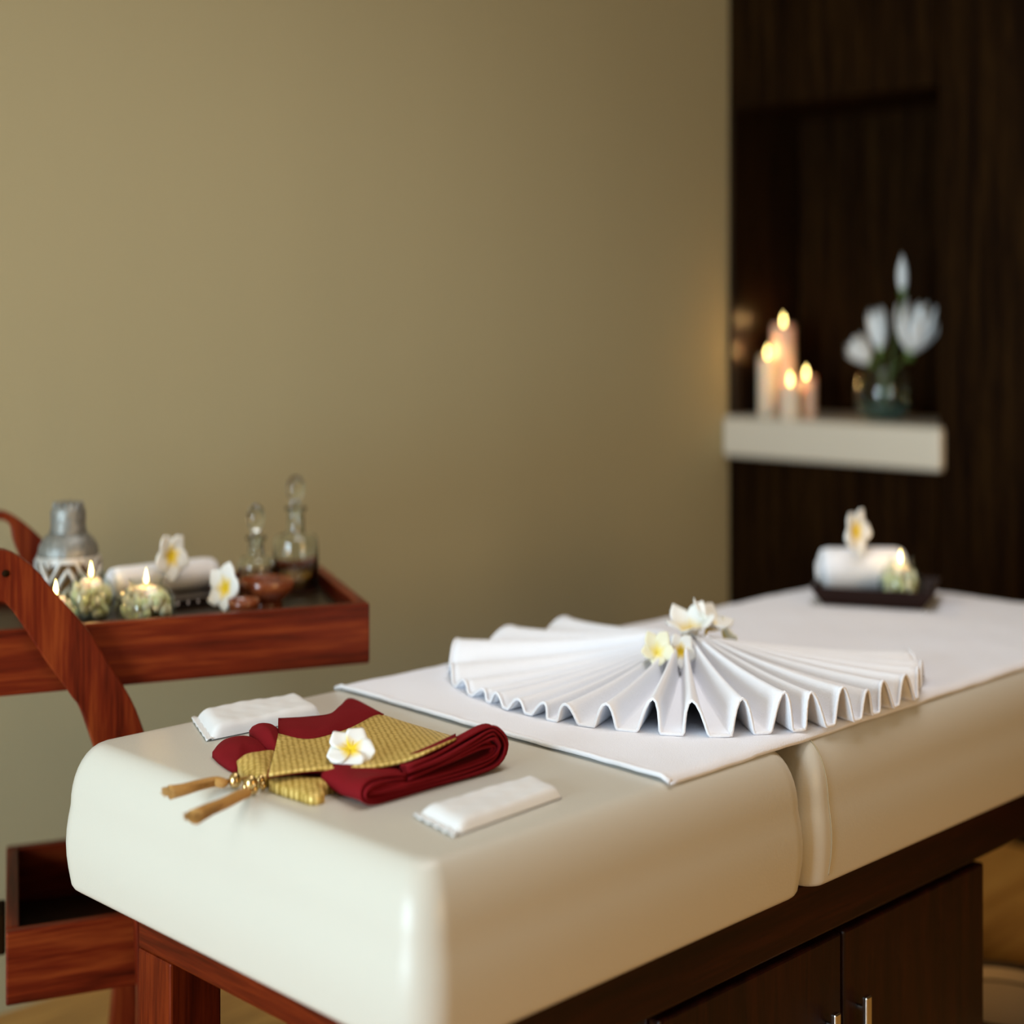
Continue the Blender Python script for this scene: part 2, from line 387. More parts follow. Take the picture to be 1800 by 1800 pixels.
hem = MB().tube([Vector(p)+Vector((-.001,0,-.0005)) for p in rows[0]], .0045, 8, .8).build('hem', m_white, tw)

# ------------------------------------------------------------------ pleated fan of white towel
FC = Vector((2.185, 1.757)); FR = .43
fan = thing('pleated_towel', 'white towel pleated into a wide round fan under the flowers', 'towel', (FC.x, FC.y, TOP+.008))
# (direction of the crest in degrees, share of its gap that rises, height)
pleats = [(80,.9,.036),(101,.9,.036),(125,.9,.038),(146,.85,.022),(158,.8,.016),(166,.8,.015),(173,.8,.017),(180,.75,.018),(187,.7,.022),(194,.65,.027),
          (203,.55,.036),(212,.52,.050),(221,.52,.051),(231,.56,.053),(238.5,.62,.058),(246.5,.66,.054),(254,.72,.054),(262,.62,.040),(269.5,.75,.046),(279,.8,.044),(289,.8,.040),(302,.85,.034),(318,.85,.026)]
edges = [70]+[(pleats[i][0]+pleats[i+1][0])/2 for i in range(len(pleats)-1)]+[328]
rnd = [p[2] for p in pleats]
gaps = rnd
NS = 18; th = []; ph = []; idx = []
for i in range(len(gaps)):
    for k in range(NS):
        f = k/NS; th.append(edges[i]+(edges[i+1]-edges[i])*f); ph.append(f); idx.append(i)
th.append(edges[-1]); ph.append(0); idx.append(len(gaps)-1)
rows = []; NR = 26
lip = [random.uniform(-.012, .012) for _ in gaps]+[0]
for j in range(NR+1):
    q = j/NR; r = .012+q*(FR-.012); row = []
    for t, f, i in zip(th, ph, idx):
        wd = pleats[i][1]; wd += (1-wd)*(1-q)**2; f = max(0, min(1, (f-.5)/wd+.5))
        p = (.5-.5*math.cos(2*PI*f))**.85
        amp = rnd[i]*(.55+.45*q)+.014*(1-q)*min(1, q*8)
        lean = math.radians(-.35*math.sin(2*PI*f)*q*min(1.6, (edges[i+1]-edges[i])/8) + (i % 3-1)*.8*q*p)
        a = math.radians(t)+lean
        rr = r*(1+(lip[i]*(1-f)+lip[i+1]*f)*q)*(1-.13*max(0, min(1, (125-t)/30))*q)*(1-.045*max(0, min(1, (t-245)/18))*q)*(1+.03*max(0, 1-abs(t-222)/30)*q)*(1-.03*max(0, min(1, (195-t)/20))*q)-.004*p*q
        z = TOP+.010+.034*(1-q)**2+amp*p
        row.append(Vector((FC.x+rr*math.cos(a), FC.y+rr*math.sin(a), z)))
    rows.append(row)
fo = MB().grid(rows).build('pleated_cloth', m_white, fan, solid=.0028)
MB().tube([p+Vector((0,0,.0008)) for p in rows[-1]], .0026, 6).build('hem', m_white, fan)
# knot where the pleats gather
MB().ball((FC.x, FC.y, TOP+.030), .03, .03, .024).build('gathered_centre', m_white, fan)

# ------------------------------------------------------------------ flowers
def basis(n, spin):
    n = Vector(n).normalized(); a = n.cross(UP)
    if a.length < 1e-3: a = Vector((1,0,0))
    a.normalize(); b_ = n.cross(a)
    return a*math.cos(spin)+b_*math.sin(spin), -a*math.sin(spin)+b_*math.cos(spin), n
def plumeria(c, n, R, label, spin=0, cup=.35, mat=None, group=None, st=1.25, wid=.58):
    c = Vector(c); t = thing('plumeria_flower', label, 'flower', c, group or 'plumeria blossoms'); ex, ey, ez = basis(n, spin)
    for k in range(5):
        a0 = 2*PI*k/5; rad = ex*math.cos(a0)+ey*math.sin(a0); tan = ez.cross(rad)
        rows = []; at = []
        for i in range(11):
            u = i/10; wdt = R*wid*(math.sin(PI*min(1, u**.8*.93+.04)))**.65*(.35+.75*u)
            r = []
            for j in range(9):
                v = j/4-1
                h = R*(cup*u**1.3-.30*u**3*cup + .10*v*u*(1-.3*u) + .16*v*v*u*(1-u)*2 + (-.16*u*u*abs(v)**3))
                p = rad*(R*(u*.98-.10*v*v*u))+tan*(wdt*v+.06*R*u)+ez*h
                p = Vector((p.x, p.y, p.z*st)); r.append(c+p); at.append(u)
            rows.append(r)
        MB().grid(rows, at).build('petal', mat or m_pl, t, solid=.0012)
    MB().tube([c-ez*R*.02, c-ez*R*.22], [R*.08, R*.05], 8).build('calyx', m_pl_cream, t)
    return t
tocam = lambda up, side=0: (-FWD+UP*up+RIGHT*side)
# on the silk cloth (focus of the picture)
plumeria(T(616,1318,.046), tocam(1.7,.12), .035, 'white plumeria with yellow heart lying on the gold brocade cloth', .95+PI, .12, wid=.68)
fx, fy = FC
plumeria(T(1155,1148,.066), (-.5,-.5,.6), .030, 'creamy yellow plumeria lowest of the fan cluster, lying furthest left', .2, .75, m_pl_cream, 'blossoms on the pleated fan')
plumeria(T(1214,1120,.072), (-.3,-.15,1), .046, 'big white plumeria standing upright at centre of the fan', .5, 1.1, None, 'blossoms on the pleated fan')
plumeria(T(1243,1108,.080), (.15,-.35,.8), .042, 'pale plumeria behind the big white one on the fan, petals upright', .9, 1.0, None, 'blossoms on the pleated fan')
plumeria(T(1272,1122,.060), (.5,-.45,.6), .032, 'small cream plumeria furthest right on the pleated fan', .1, .8, m_pl_cream, 'blossoms on the pleated fan')
plumeria(T(1196,1146,.066), (-.5,-.7,.35), .026, 'small pale plumeria tucked low in front at the fan centre', .1, .6, None, 'blossoms on the pleated fan')

# ------------------------------------------------------------------ folded silk cloth with tassels
sk = thing('folded_sarong', 'folded wine red cloth with gold brocade band lying on the cream cushion', 'folded cloth', T(620,1340,0))
def puff(px, he, hm, mat, name, sub=0, par=sk, rings=5, floor=0.0):
    out = cr([T(p[0], p[1], he) for p in px+[px[0]]], 40)[:-1]; n = len(out)
    c = sum(out, Vector())/n; vs = []; fs = []
    for p in out: vs.append(Vector((p.x, p.y, TOP+floor+.0003)))
    for i in range(rings+1):
        f = i/rings; s = 1-f*.93
        for p in out:
            q = c+(p-c)*s; q.z = TOP+he+(hm-he)*math.sin(f*PI/2); vs.append(q)
    R = rings+2
    for i in range(R-1):
        for k in range(n): fs.append((i*n+k, i*n+(k+1)%n, (i+1)*n+(k+1)%n, (i+1)*n+k))
    fs.append(tuple((R-1)*n+k for k in range(n))); fs.append(tuple(range(n))[::-1])
    return MB().add(vs, fs).build(name, mat, par)
# stack seen from the front: plies of an S-folded length of cloth
base = [(1.372,.031),(1.43,.036),(1.485,.047),(1.525,.055),(1.540,.050),(1.550,.034),(1.537,.016),(1.49,.0105),(1.42,.0105),(1.345,.0105),(1.312,.0115),(1.301,.018),(1.313,.0245),(1.345,.024),(1.372,.021)]
def ylim(f):
    ks = [(0,1.60),(.48,1.606),(.52,1.62),(.60,1.62),(.66,1.70),(.70,1.675),(.72,1.668),(.90,1.668),(.93,1.61),(1,1.61)]
    for (a, b_), (c_, d_) in zip(ks, ks[1:]):
        if f <= c_: return b_+(d_-b_)*(f-a)/(c_-a)
    return ks[-1][1]
def ribbon(off, th, y0f, y1f, name, n=60, jit=0):
    pts = cr([(x, 0, z) for x, z in base], n); path = []
    for i, p in enumerate(pts):
        t = pts[min(i+1,n-1)]-pts[max(i-1,0)]; nn = Vector((-t.z, 0, t.x)).normalized()
        path.append((p+nn*off, nn))
    rows = []
    for j in range(13):
        g = j/12; r = []
        for i, (p, nn) in enumerate(path):
            f = i/(n-1); ya = y0f+.003*math.sin(f*17+jit); yb = ylim(f)
            yy = ya+(yb-ya)*g
            r.append(Vector((p.x+.05*g*0+ .015*g, yy, TOP+p.z*(1-.10*g)+.0015*math.sin(g*7+f*9))))
        rows.append(r)
    return MB().grid(rows).build(name, m_red, sk, solid=th)
for k, off in enumerate((-.0082, -.0027, .0027, .0075)):
    ribbon(off, .0034, 1.566+.003*(k % 2), 1.80+.0*k, 'folded_ply', jit=k*1.7)
# inner plies filling the loop
for k, (dx, sc_) in enumerate(((0,.5),(0,.78))):
    pts = [(1.41,.026+.004*k),(1.46,.030+.005*k),(1.51,.036+.006*k),(1.54-.006*k,.034+.004*k),(1.535,.024),(1.49,.018),(1.42,.0165)]
    pts = cr([(x,0,z) for x,z in pts], 30); rows = []
    for j in range(6):
        g = j/5; rows.append([Vector((p.x, 1.572+.004*k+g*.03, TOP+p.z)) for p in pts])
    MB().grid(rows).build('inner_ply', m_red, sk, solid=.004)
# left part: red front corner strip and lobes
puff([(373,1322),(386,1306),(402,1297),(432,1294),(458,1300),(484,1312),(478,1330),(440,1338),(414,1350),(388,1336)], .008, .022, m_red, 'cloth_lobe')
puff([(438,1284),(449,1275),(486,1279),(496,1300),(490,1318),(470,1312),(450,1300)], .018, .034, m_red, 'cloth_lobe')
puff([(416,1338),(431,1326),(455,1322),(486,1320),(482,1352),(471,1366),(443,1364),(424,1353)], .014, .025, m_gold, 'gold_lobe')
puff([(472,1370),(500,1362),(566,1366),(616,1364),(600,1376),(571,1384),(570,1396),(548,1400),(524,1393),(478,1378)], .012, .018, m_gold, 'gold_strip')
def patch(rws, n, m, th, mat, name):
    return MB().slab(coons([[T(*p) for p in r] for r in rws], n, m), th).build(name, mat, sk)
puff([(486,1364),(560,1356),(640,1352),(700,1336),(712,1308),(660,1290),(600,1300),(500,1302)], .012, .014, m_red, 'inner_cloth')
gp = [[(472,1361,.026),(540,1352,.030),(610,1349,.032),(660,1346,.035),(705,1338,.040),(752,1320,.052),(802,1297,.056)],
      [(478,1338,.029),(545,1331,.032),(620,1324,.033),(680,1316,.034),(725,1306,.036),(765,1298,.034),(795,1293,.028)],
      [(484,1314,.027),(550,1315,.028),(620,1302,.029),(670,1290,.028),(705,1282,.024),(735,1280,.019),(760,1283,.012)],
      [(489,1289,.025),(540,1299,.025),(594,1287,.024),(630,1272,.021),(655,1259,.016),(672,1256,.011),(690,1262,.007)]]
patch(gp, 36, 24, .003, m_gold, 'gold_band')
patch([[(a,b+1.5,h-.0035) for a,b,h in gp[0]], [(a-1,b-8,h-.004) for a,b,h in gp[0]]], 30, 4, .0035, m_red, 'band_edge')
patch([[(470,1362,.0235),(478,1338,.0265),(484,1314,.0245),(488,1289,.024),(489,1263,.024)], [(475,1361,.024),(483,1338,.0265),(489,1314,.0245),(494,1289,.024),(494,1263,.024)]], 20, 3, .004, m_red, 'band_edge')
patch([[(489,1289,.0245),(524,1298,.0245),(558,1297,.0243),(594,1287,.0236),(627,1277,.021),(655,1260,.0155),(673,1256,.0105)],
       [(489,1276,.028),(524,1278,.030),(556,1277,.029),(588,1270,.030),(616,1252,.026),(650,1246,.019),(675,1255,.0105)],
       [(489,1262,.020),(513,1261,.024),(542,1259,.021),(580,1254,.024),(598,1240,.020),(619,1227,.012),(672,1254,.016)]], 40, 10, .012, m_red, 'red_border')
# beads and tassels
def bead(px, py, h, r):
    MB().ball(T(px, py, h), r, r, r*1.25, 16, 10).build('bead', m_bead, sk)
bead(413,1372,.012,.0085); bead(441,1377,.013,.0088); bead(446,1387,.009,.006); bead(458,1372,.010,.006); bead(462,1382,.007,.0045); bead(432,1383,.008,.0045)
MB().tube([T(475,1366,.012), T(462,1374,.008), T(441,1377,.010), T(436,1388,.008)], .0016, 6).build('cord', m_goldthread, sk)
MB().tube([T(462,1372,.010), T(435,1366,.012), T(413,1372,.010), T(396,1374,.008)], .0016, 6).build('cord', m_goldthread, sk)
for pts in ([(398,1374,.009),(390,1376,.010),(378,1374,.010),(350,1380,.009),(322,1388,.008),(298,1393,.007)], [(437,1390,.009),(430,1395,.010),(420,1399,.010),(392,1413,.009),(365,1424,.008),(342,1436,.007)]):
    P = cr([T(*p) for p in pts], 20); e = (P[-1]-P[0]).normalized(); s = e.cross(UP).normalized()
    ts = MB().tube(P, [.004+.0045*min(1, i/3)+.0035*(i/19)**3 for i in range(20)], 14, .8).build('tassel', m_goldthread, sk)
    hb = MB()
    for k in range(160):                                    # loose thread ends
        a = random.uniform(-1, 1); z = random.uniform(-.6, .8)
        p0 = P[7]+s*a*.006+UP*z*.004; p1 = P[-1]+s*a*.0125+UP*z*.007+e*random.uniform(-.001, .010)
        hb.tube([p0, p0.lerp(p1, .5)+UP*.001, p1], .0005, 3)
    o = hb.build('thread_fringe', m_goldthread, ts); o['kind'] = 'stuff'
    MB().tube([P[0]-e*.002, P[2]], [.0035, .005], 10).build('tassel_cap', m_bead, ts)

# ------------------------------------------------------------------ wrapped white hand towels
def packet(q, h, label, seed):
    rs = random.Random(seed); c = sum((T(*p) for p in q), Vector())/4; c.z = TOP
    t = thing('wrapped_towel', label, 'towel', c, 'wrapped hand towels')
    a, b_, d, e = [T(*p) for p in q]            # a->b long near side, e->d long far side
    def surf(top):
        rows = []
        for j in range(25):
            v = j/24; r = []
            for i in range(37):
                u = i/36; p = a.lerp(b_, u).lerp(e.lerp(d, u), v)
                ed = min(u/.12, (1-u)/.05, 1)*1.0; ev = min(v/.14, (1-v)/.14, 1)
                k = (math.sin(min(1, ed)*PI/2)**.6)*(math.sin(ev*PI/2)**.6)
                z = .0022+k*h*(1+.03*math.sin(u*11+v*5+seed)+.03*math.sin(v*14-u*9)+.025*math.sin(u*37+v*6)*math.sin(v*9))
                r.append(Vector((p.x, p.y, TOP+(z if top else .0008))))
            rows.append(r)
        return rows
    m = MB(); m.grid(surf(True)); m.grid(surf(False), flip=True); m.build('folded_cloth', m_wrap, t)
    # crimped wrapper end
    rows = []
    s = (a-b_).normalized()
    for i in range(5):
        u = i/4; rows.append([a.lerp(e, k/16)+s*(.012*u-.003)+UP*(.004+.0015*math.sin(k*1.9+i)) for k in range(17)])
    MB().slab(rows, .0015).build('wrapper_end', m_wrap, t)
    return t
packet([(806,1470),(988,1404),(935,1376),(735,1434)], .013, 'white wrapped hand towel lying in front of the red cloth', 3)
packet([(372,1303),(566,1262),(520,1236),(345,1264)], .018, 'white wrapped hand towel half hidden behind the red cloth', 5)

# ------------------------------------------------------------------ candles and jars
def flame(c, h, r, par):
    prof = [(0,0),(r*.55,.08*h),(r*.95,.22*h),(r,.34*h),(r*.72,.56*h),(r*.35,.8*h),(0,h)]
    MB().lathe(prof, c, 14).build('flame', m_flame, par)
def glow(c, p):
    l = bpy.data.lights.new('candle_glow', 'POINT'); l.energy = p; l.color = (1,.55,.2); l.shadow_soft_size = .008
    o = bpy.data.objects.new('candle_glow', l); C.objects.link(o); o.location = c
def jar(c, R, H, label, group='lit candles in round glass jars', seed=1):
    c = Vector(c); t = thing('candle_jar', label, 'candle', c, group); rs = random.Random(seed)
    o = [(R*.62,0),(R*.80,.04*H),(R*.96,.22*H),(R,.42*H),(R*.93,.62*H),(R*.72,.80*H),(R*.56,.87*H),(R*.52,.92*H),(R*.57,1.0*H)]
    i_ = [(r-.0022, max(h, .004)) for r, h in o][::-1]
    MB().lathe(o+i_+[(0,.004)], c, 40).build('glass_jar', m_thin, t)
    for mat, cnt, nm in ((m_fill_a, 60, 'green_pod'), (m_fill_b, 50, 'pale_shell')):
        mb = MB()
        for k in range(cnt):
            h = rs.uniform(.10, .70)*H
            rr = R*(1-((h/H-.42)/.62)**2)**.5-.0145; a = rs.uniform(0, 2*PI); q = rr*rs.uniform(.72, 1)
            mb.ball(c+Vector((q*math.cos(a), q*math.sin(a), h)), R*rs.uniform(.10,.17), R*rs.uniform(.10,.17), R*rs.uniform(.14,.22), 8, 6)
        ob = mb.build(nm, mat, t); ob['kind'] = 'stuff'
    cup = MB().lathe([(0,.30*H),(R*.40,.30*H),(R*.43,.74*H),(R*.40,.84*H),(0,.82*H)], c, 24).build('wax', m_wax, t)
    MB().tube([c+UP*.80*H, c+UP*.93*H], .0012, 6).build('wick', m_wick, t)
    flame(c+UP*.90*H, .028, .0038, t)
    glow(c+UP*(.90*H+.012), .16)
    return t

# ------------------------------------------------------------------ serving cart
Af = Vector((*W2(-.2567, 2.85), 0)); Bf = Vector((*W2(-.8338, 2.60), 0)); E = (Af-Bf).normalized()
SB = Vector((*W2(-.3937, 3.28), 0))-Af; SN = SB.normalized(); DEP = SB.length
CANG = math.atan2(E.y, E.x); SANG = math.atan2(SN.y, SN.x)
m_cart_l = wood('cart_wood_long', *CW, 'x', rot=-CANG, rough=.38, scale=1.0, coat=0, spec=.14)
m_cart_s = wood('cart_wood_side', *CW, 'x', rot=-SANG, rough=.38, scale=1.0, coat=0, spec=.14)
m_cart_z = wood('cart_wood_upright', *CW, 'z', rough=.38, scale=.9, coat=0, spec=.14)
cart = thing('serving_cart', 'red-brown wooden serving cart with curved supports beside the table', 'cart', (Bf+(Af-Bf)*.5+SB*.5))
def gp_(u, v): p = Bf+E*u+SN*v; return (p.x, p.y)
LEN = (Af-Bf).length
def tray(u0, u1, z0, z1, zf, bt=.022):
    def pl(name, q, mat): MB().hexa(q, z0, z1).build(name, mat, cart, smooth=False, bevel=.0035, seg=2)
    pl('front_board', [gp_(u0,0), gp_(u1,0), gp_(u1,bt), gp_(u0,bt)], m_cart_l)
    pl('back_board', [gp_(u0,DEP-bt), gp_(u1,DEP-bt), gp_(u1,DEP), gp_(u0,DEP)], m_cart_l)
    pl('end_board', [gp_(u0,bt), gp_(u0+bt,bt), gp_(u0+bt,DEP-bt), gp_(u0,DEP-bt)], m_cart_s)
    pl('end_board', [gp_(u1-bt,bt), gp_(u1,bt), gp_(u1,DEP-bt), gp_(u1-bt,DEP-bt)], m_cart_s)
    MB().hexa([gp_(u0+bt,bt), gp_(u1-bt,bt), gp_(u1-bt,DEP-bt), gp_(u0+bt,DEP-bt)], zf-.015, zf).build('tray_floor', m_dark_gloss, cart, smooth=False)
ZT = 1.0115; ZF = .982
tray(-.20, LEN, ZT-.109, ZT, ZF)
tray(0, LEN-.02, .391, .513, .41)
def arc(edge_out, edge_in, v, th, name='curved_support'):
    """plank cut to a curve, standing in the plane parallel to the cart's front at offset v"""
    org = Bf+SN*v; nrm = E.cross(UP)
    def onp(px, py):
        d0 = UD(px, py, 1.0)-Vector((0,0,CZ)); o = org-Vector((0,0,CZ)); k = o.dot(nrm)/d0.dot(nrm); return Vector((0,0,CZ))+d0*k
    a = cr([onp(*p) for p in edge_out], 40); b_ = cr([onp(*p) for p in edge_in], 40)
    off = nrm.normalized()*th
    if off.dot(FWD) < 0: off = -off
    vs = []; fs = []
    for p, q in zip(a, b_): vs += [p, q, q+off, p+off]
    for i in range(39):
        k = i*4
        for j in range(4): fs.append((k+j, k+(j+1)%4, k+4+(j+1)%4, k+4+j))
    fs.append((0,1,2,3)); fs.append((156,159,158,157))
    return MB().add(vs, fs).build(name, m_cart_z, cart, smooth=False, bevel=.003, seg=2)
arc([(-90,990),(-40,968),(0,966),(30,976),(65,1003),(100,1045),(151,1102),(178,1144),(200,1180),(218,1207),(237,1242),(255,1290),(283,1370),(303,1450),(318,1530),(326,1620),(330,1750),(328,1900),(318,2100)],
    [(-120,1100),(-60,1062),(0,1058),(14,1066),(25,1078),(47,1111),(73,1151),(96,1184),(112,1204),(126,1225),(142,1247),(164,1309),(190,1380),(212,1450),(228,1530),(238,1620),(243,1750),(240,1900),(230,2100)], -.034, .03)
arc([(-70,925),(-30,902),(0,899),(15,902),(40,917),(72,945),(110,990),(150,1060),(185,1130),(210,1200),(232,1300),(244,1400),(250,1500),(250,1600),(246,1700),(240,1800),(230,1880)],
    [(-70,945),(-30,918),(0,914),(12,918),(20,927),(24,950),(40,990),(75,1060),(110,1130),(140,1200),(165,1300),(185,1400),(198,1500),(203,1600),(203,1690),(197,1780),(186,1880)], DEP+.004, .03)
for v in (.03, DEP-.07):
    MB().hexa([gp_(LEN-.08,v), gp_(LEN-.04,v), gp_(LEN-.04,v+.04), gp_(LEN-.08,v+.04)], FZ, .391).build('leg', m_cart_z, cart, smooth=False, bevel=.003)
MB().hexa([gp_(-.05,.12), gp_(-.001,.12), gp_(-.001,.2), gp_(-.05,.2)], .43, .50).build('end_block', m_dark_z, cart, smooth=False, bevel=.004)
for px in (12,):                                          # bolt on the front support
    o = Vector((0,0,0))
def onfront(px, py, v):
    nrm = E.cross(UP); org = Bf+SN*v-Vector((0,0,CZ)); d0 = UD(px, py, 1.0)-Vector((0,0,CZ)); return Vector((0,0,CZ))+d0*(org.dot(nrm)/d0.dot(nrm))
nf = E.cross(UP); nf = nf if nf.dot(FWD) < 0 else -nf
cb = onfront(10,1008,-.034)
MB().lathe([(.0,.0015),(.006,.0015),(.006,-.004)][::-1], cb, 14, (E, UP, nf)).build('bolt', m_dark_z, cart)

# ---- things on the cart
def onfloor(px, d, z=ZF): p = UD(px, 0, d); return Vector((p.x, p.y, z))
k_ = lambda p: p
jar(onfloor(257,2.80,ZF+.0005), .0545, .080, 'round glass candle jar standing alone in front of the cart towel', seed=2)
jar(onfloor(160,2.865,ZF+.0005), .048, .082, 'round glass candle jar just right of another, before the silver lantern', seed=3)
jar(onfloor(98,2.745,ZF+.0005), .043, .068, 'round glass candle jar half hidden by the curved cart support', seed=4)
# silver lantern flask
c = onfloor(120,2.99,ZF+.0005); R = .056
ln = thing('lantern_flask', 'silver patterned lantern flask with a domed metal cap', 'lantern', c)
def zz(py, d=2.99): return CZ-(py-HY)*d/F-c.z
MB().lathe([(R*.94,0),(R,.004),(R,zz(975)),(R*.97,zz(965))], c, 40).build('lantern_body', m_lantern, ln)
MB().lathe([(R*.99,zz(976)),(R*1.01,zz(972)),(R*.96,zz(958)),(R*.80,zz(944)),(R*.58,zz(935)),(R*.50,zz(934))], c, 40).build('shoulder', m_silver, ln)
MB().lathe([(.0325,zz(936)),(.0345,zz(934)),(.0345,zz(931)),(.0325,zz(928)),(.0325,zz(898)),(.030,zz(892)),(.027,zz(889)),(.024,zz(884)),(.018,zz(882)),(0,zz(881))], c, 36).build('cap', m_silver, ln)
for k in range(14):
    a = 2*PI*k/14; MB().ball(c+Vector((.026*math.cos(a), .026*math.sin(a), zz(887))), .0035, .0035, .006, 6, 4).build('cap_bead', m_silver, ln)
zb0, zb1 = .006, zz(977)
def onc(a, z, r): return c+Vector((r*math.cos(a), r*math.sin(a), z))
NT = 5; AC = math.atan2(-c.y, -c.x)-PI/NT
for k in range(NT):                                        # raised zigzag bands
    for lift, wdt in ((0,.0075), (.036,.0055), (-.034,.0065), (.066,.005)):
        a0 = 2*PI*k/NT+AC; pts = []
        for i in range(17):
            f = i/16; tri = 1-abs(2*f-1); z = .012+lift+tri*(zb1-.030)
            if zb0 < z < zb1: pts.append(onc(a0+2*PI/NT*f, z, R+.0012))
        if len(pts) > 2: MB().tube(pts, wdt, 6, .6).build('zigzag_band', m_band, ln)
MB().lathe([(R*.99,zb1-.006),(R+.003,zb1-.005),(R+.003,zb1+.001),(R*.99,zb1+.002)], c, 40).build('collar', m_band, ln)
# small lacquer tray with studs and a rolled towel
tr = thing('lacquer_stand', 'low dark stand with pale studs beneath the cart towel', 'tray', onfloor(315,2.97,ZF+.0005))
L0, L1 = onfloor(250,2.90,ZF+.0005), onfloor(408,3.02,ZF+.0005); ax = (L1-L0).normalized(); sx_ = Vector((-ax.y, ax.x, 0))
q = [L0, L1, L1+sx_*.11, L0+sx_*.11]
MB().hexa([(p.x,p.y) for p in q], ZF+.0005, ZF+.018).build('stand_top', m_black, tr, smooth=False, bevel=.002)
nn = -sx_
for k in range(9):
    p = L0.lerp(L1, (k+.5)/9)+UP*.010+nn*.0005
    MB().ball(p, .0026, n=8, m=6).build('stud', m_stud, tr)
def roll(p0, p1, r, label, turns=3.2, st=1.0, z0=0, ov=.004):
    ax = (p1-p0).normalized(); sd = Vector((-ax.y, ax.x, 0)).normalized(); mid = (p0+p1)/2
    t = thing('rolled_towel', label, 'towel', Vector((mid.x, mid.y, z0)), 'rolled white towels')
    n = 110; rows = []
    for j in range(15):
        f = j/14; r_ = []
        edge = 1-.10*max(0, abs(2*f-1)-.86)/.14
        for i in range(n):
            a = i/(n-1)*turns*2*PI; rr = r*(.16+.84*i/(n-1))*edge
            wob = 1+.012*math.sin(f*9+a)
            r_.append(p0.lerp(p1, f)+sd*(rr*math.cos(a-1.1)*wob)+UP*(rr*st*math.sin(a-1.1)*wob)+ax*(.004*math.sin(a*2)*(f-.5)))
        rows.append(r_)
    MB().grid(rows).build('rolled_cloth', m_white, t, solid=r*.24/1.15, off=0)
    return t
cz = ZF+.018+.030
roll(onfloor(196,2.96,cz+.001), onfloor(372,3.10,cz+.001), .030, 'white rolled towel lying on the cart behind a candle jar', z0=ZF+.018)
plumeria(UD(300,978,3.0), tocam(.05,.75), .036, 'white plumeria with yellow heart resting on the cart towel roll', .2, .4, st=1.35)
plumeria(UD(397,1034,2.90), tocam(.35,-.45), .036, 'white plumeria leaning on the wooden bowl on the cart', .6, .45, st=1.35)
# wooden bowl and small cup
c = onfloor(468,2.965,ZF+.0005)
bw = thing('wooden_bowl', 'glossy red-brown turned wooden bowl on the cart', 'bowl', c)
MB().lathe([(.0,0),(.030,0),(.031,.006),(.026,.010),(.036,.018),(.050,.034),(.054,.052),(.052,.054),(.049,.050),(.044,.034),(.030,.022),(0,.018)], c, 40).build('bowl_body', m_bowl, bw)
MB().lathe([(0,.032),(.042,.034),(.0425,.0345),(0,.0345)], c, 32).build('massage_oil', m_oil, bw)
c = onfloor(428,2.86,ZF+.0005)
MB().lathe([(0,0),(.020,0),(.022,.004),(.027,.024),(.029,.034),(.027,.034),(.024,.024),(.018,.008),(0,.006)], c, 32).build('small_cup', m_bowl)
tag(bpy.data.objects['small_cup'], 'small red-brown cup in front of the wooden bowl', 'cup')
# stoppered glass bottles
def bottle(px, d, rb, yb, ysh, ynk, ylip, yst0, yst1, rn, rl, rs, label, oil=.12):
    c = onfloor(px, d, ZF+.0005); z = lambda py: CZ-(py-HY)*d/F-c.z
    t = thing('glass_bottle', label, 'bottle', c, 'stoppered glass bottles on the cart')
    o = [(rb*.92,0),(rb,.005),(rb,z(ysh)-.012),(rb*.93,z(ysh)-.003),(rb*.80,z(ysh)),(rn*1.15,z(ysh)+.004),(rn,z(ysh)+.012),(rn,z(ylip)-.004),(rl,z(ylip)),(rl,z(ylip)+.004)]
    i_ = [(max(r-.003, .004), max(h-(.002 if h > .01 else 0), .006)) for r, h in o][::-1]
    MB().lathe(o+i_[0:]+[(0,.006)], c, 36).build('bottle_glass', m_glass, t)
    zs0, zs1 = z(yst0), z(yst1); hm = (zs0+zs1)/2; hr = (zs1-zs0)/2
    prof = [(rn*.62,z(ylip)-.016),(rn*.70,z(ylip)+.002),(rs*.45,zs0-.002)]
    for k in range(1, 12):
        a = PI*k/12; prof.append((max(rs*math.sin(a), .001), hm-hr*math.cos(a)))
    prof.append((0, zs1))
    MB().lathe([(0, z(ylip)-.016)]+prof, c, 28).build('stopper', m_glass, t)
    MB().lathe([(0,.0075),(rb-.0045,.0075),(rb-.0045,oil*.3),(0,oil*.3)], c, 30).build('oil', m_oil, t)
    return t
bottle(520,3.16,.0455,1028,940,930,895,881,836,.0175,.0225,.0205,'taller clear glass bottle with a round stopper', .10)
bottle(450,3.10,.036,1028,980,970,947,936,886,.0155,.021,.0185,'shorter clear glass bottle with an oval stopper', .13)

# ------------------------------------------------------------------ black tray at the table's head
D0 = T(1448,1063,.008); D1 = T(1620,1073,.008); ax = (D1-D0); ln_ = ax.length; ax.normalize(); sd = Vector((-ax.y, ax.x, 0))
ctr = (D0+D1)/2+sd*.083; ctr.z = TOP+.008
dt = thing('lacquer_tray', 'dark boat-shaped lacquer tray on the far end of the table', 'tray', ctr)
def rect(hl, hw, z): return [ctr+ax*(sx*hl)+sd*(sy*hw)+UP*z for sx, sy in ((-1,-1),(1,-1),(1,1),(-1,1))]
rings = [rect(ln_/2,.085,0), rect(ln_/2+.030,.107,.042), rect(ln_/2+.026,.103,.042), rect(ln_/2+.004,.083,.010)]
vs = [p for r in rings for p in r]; fs = [(3,2,1,0), (12,13,14,15)]
for i in range(3):
    for k in range(4): fs.append((i*4+k, i*4+(k+1)%4, (i+1)*4+(k+1)%4, (i+1)*4+k))
MB().add(vs, fs).build('tray_body', m_tray, dt, smooth=False, bevel=.004)
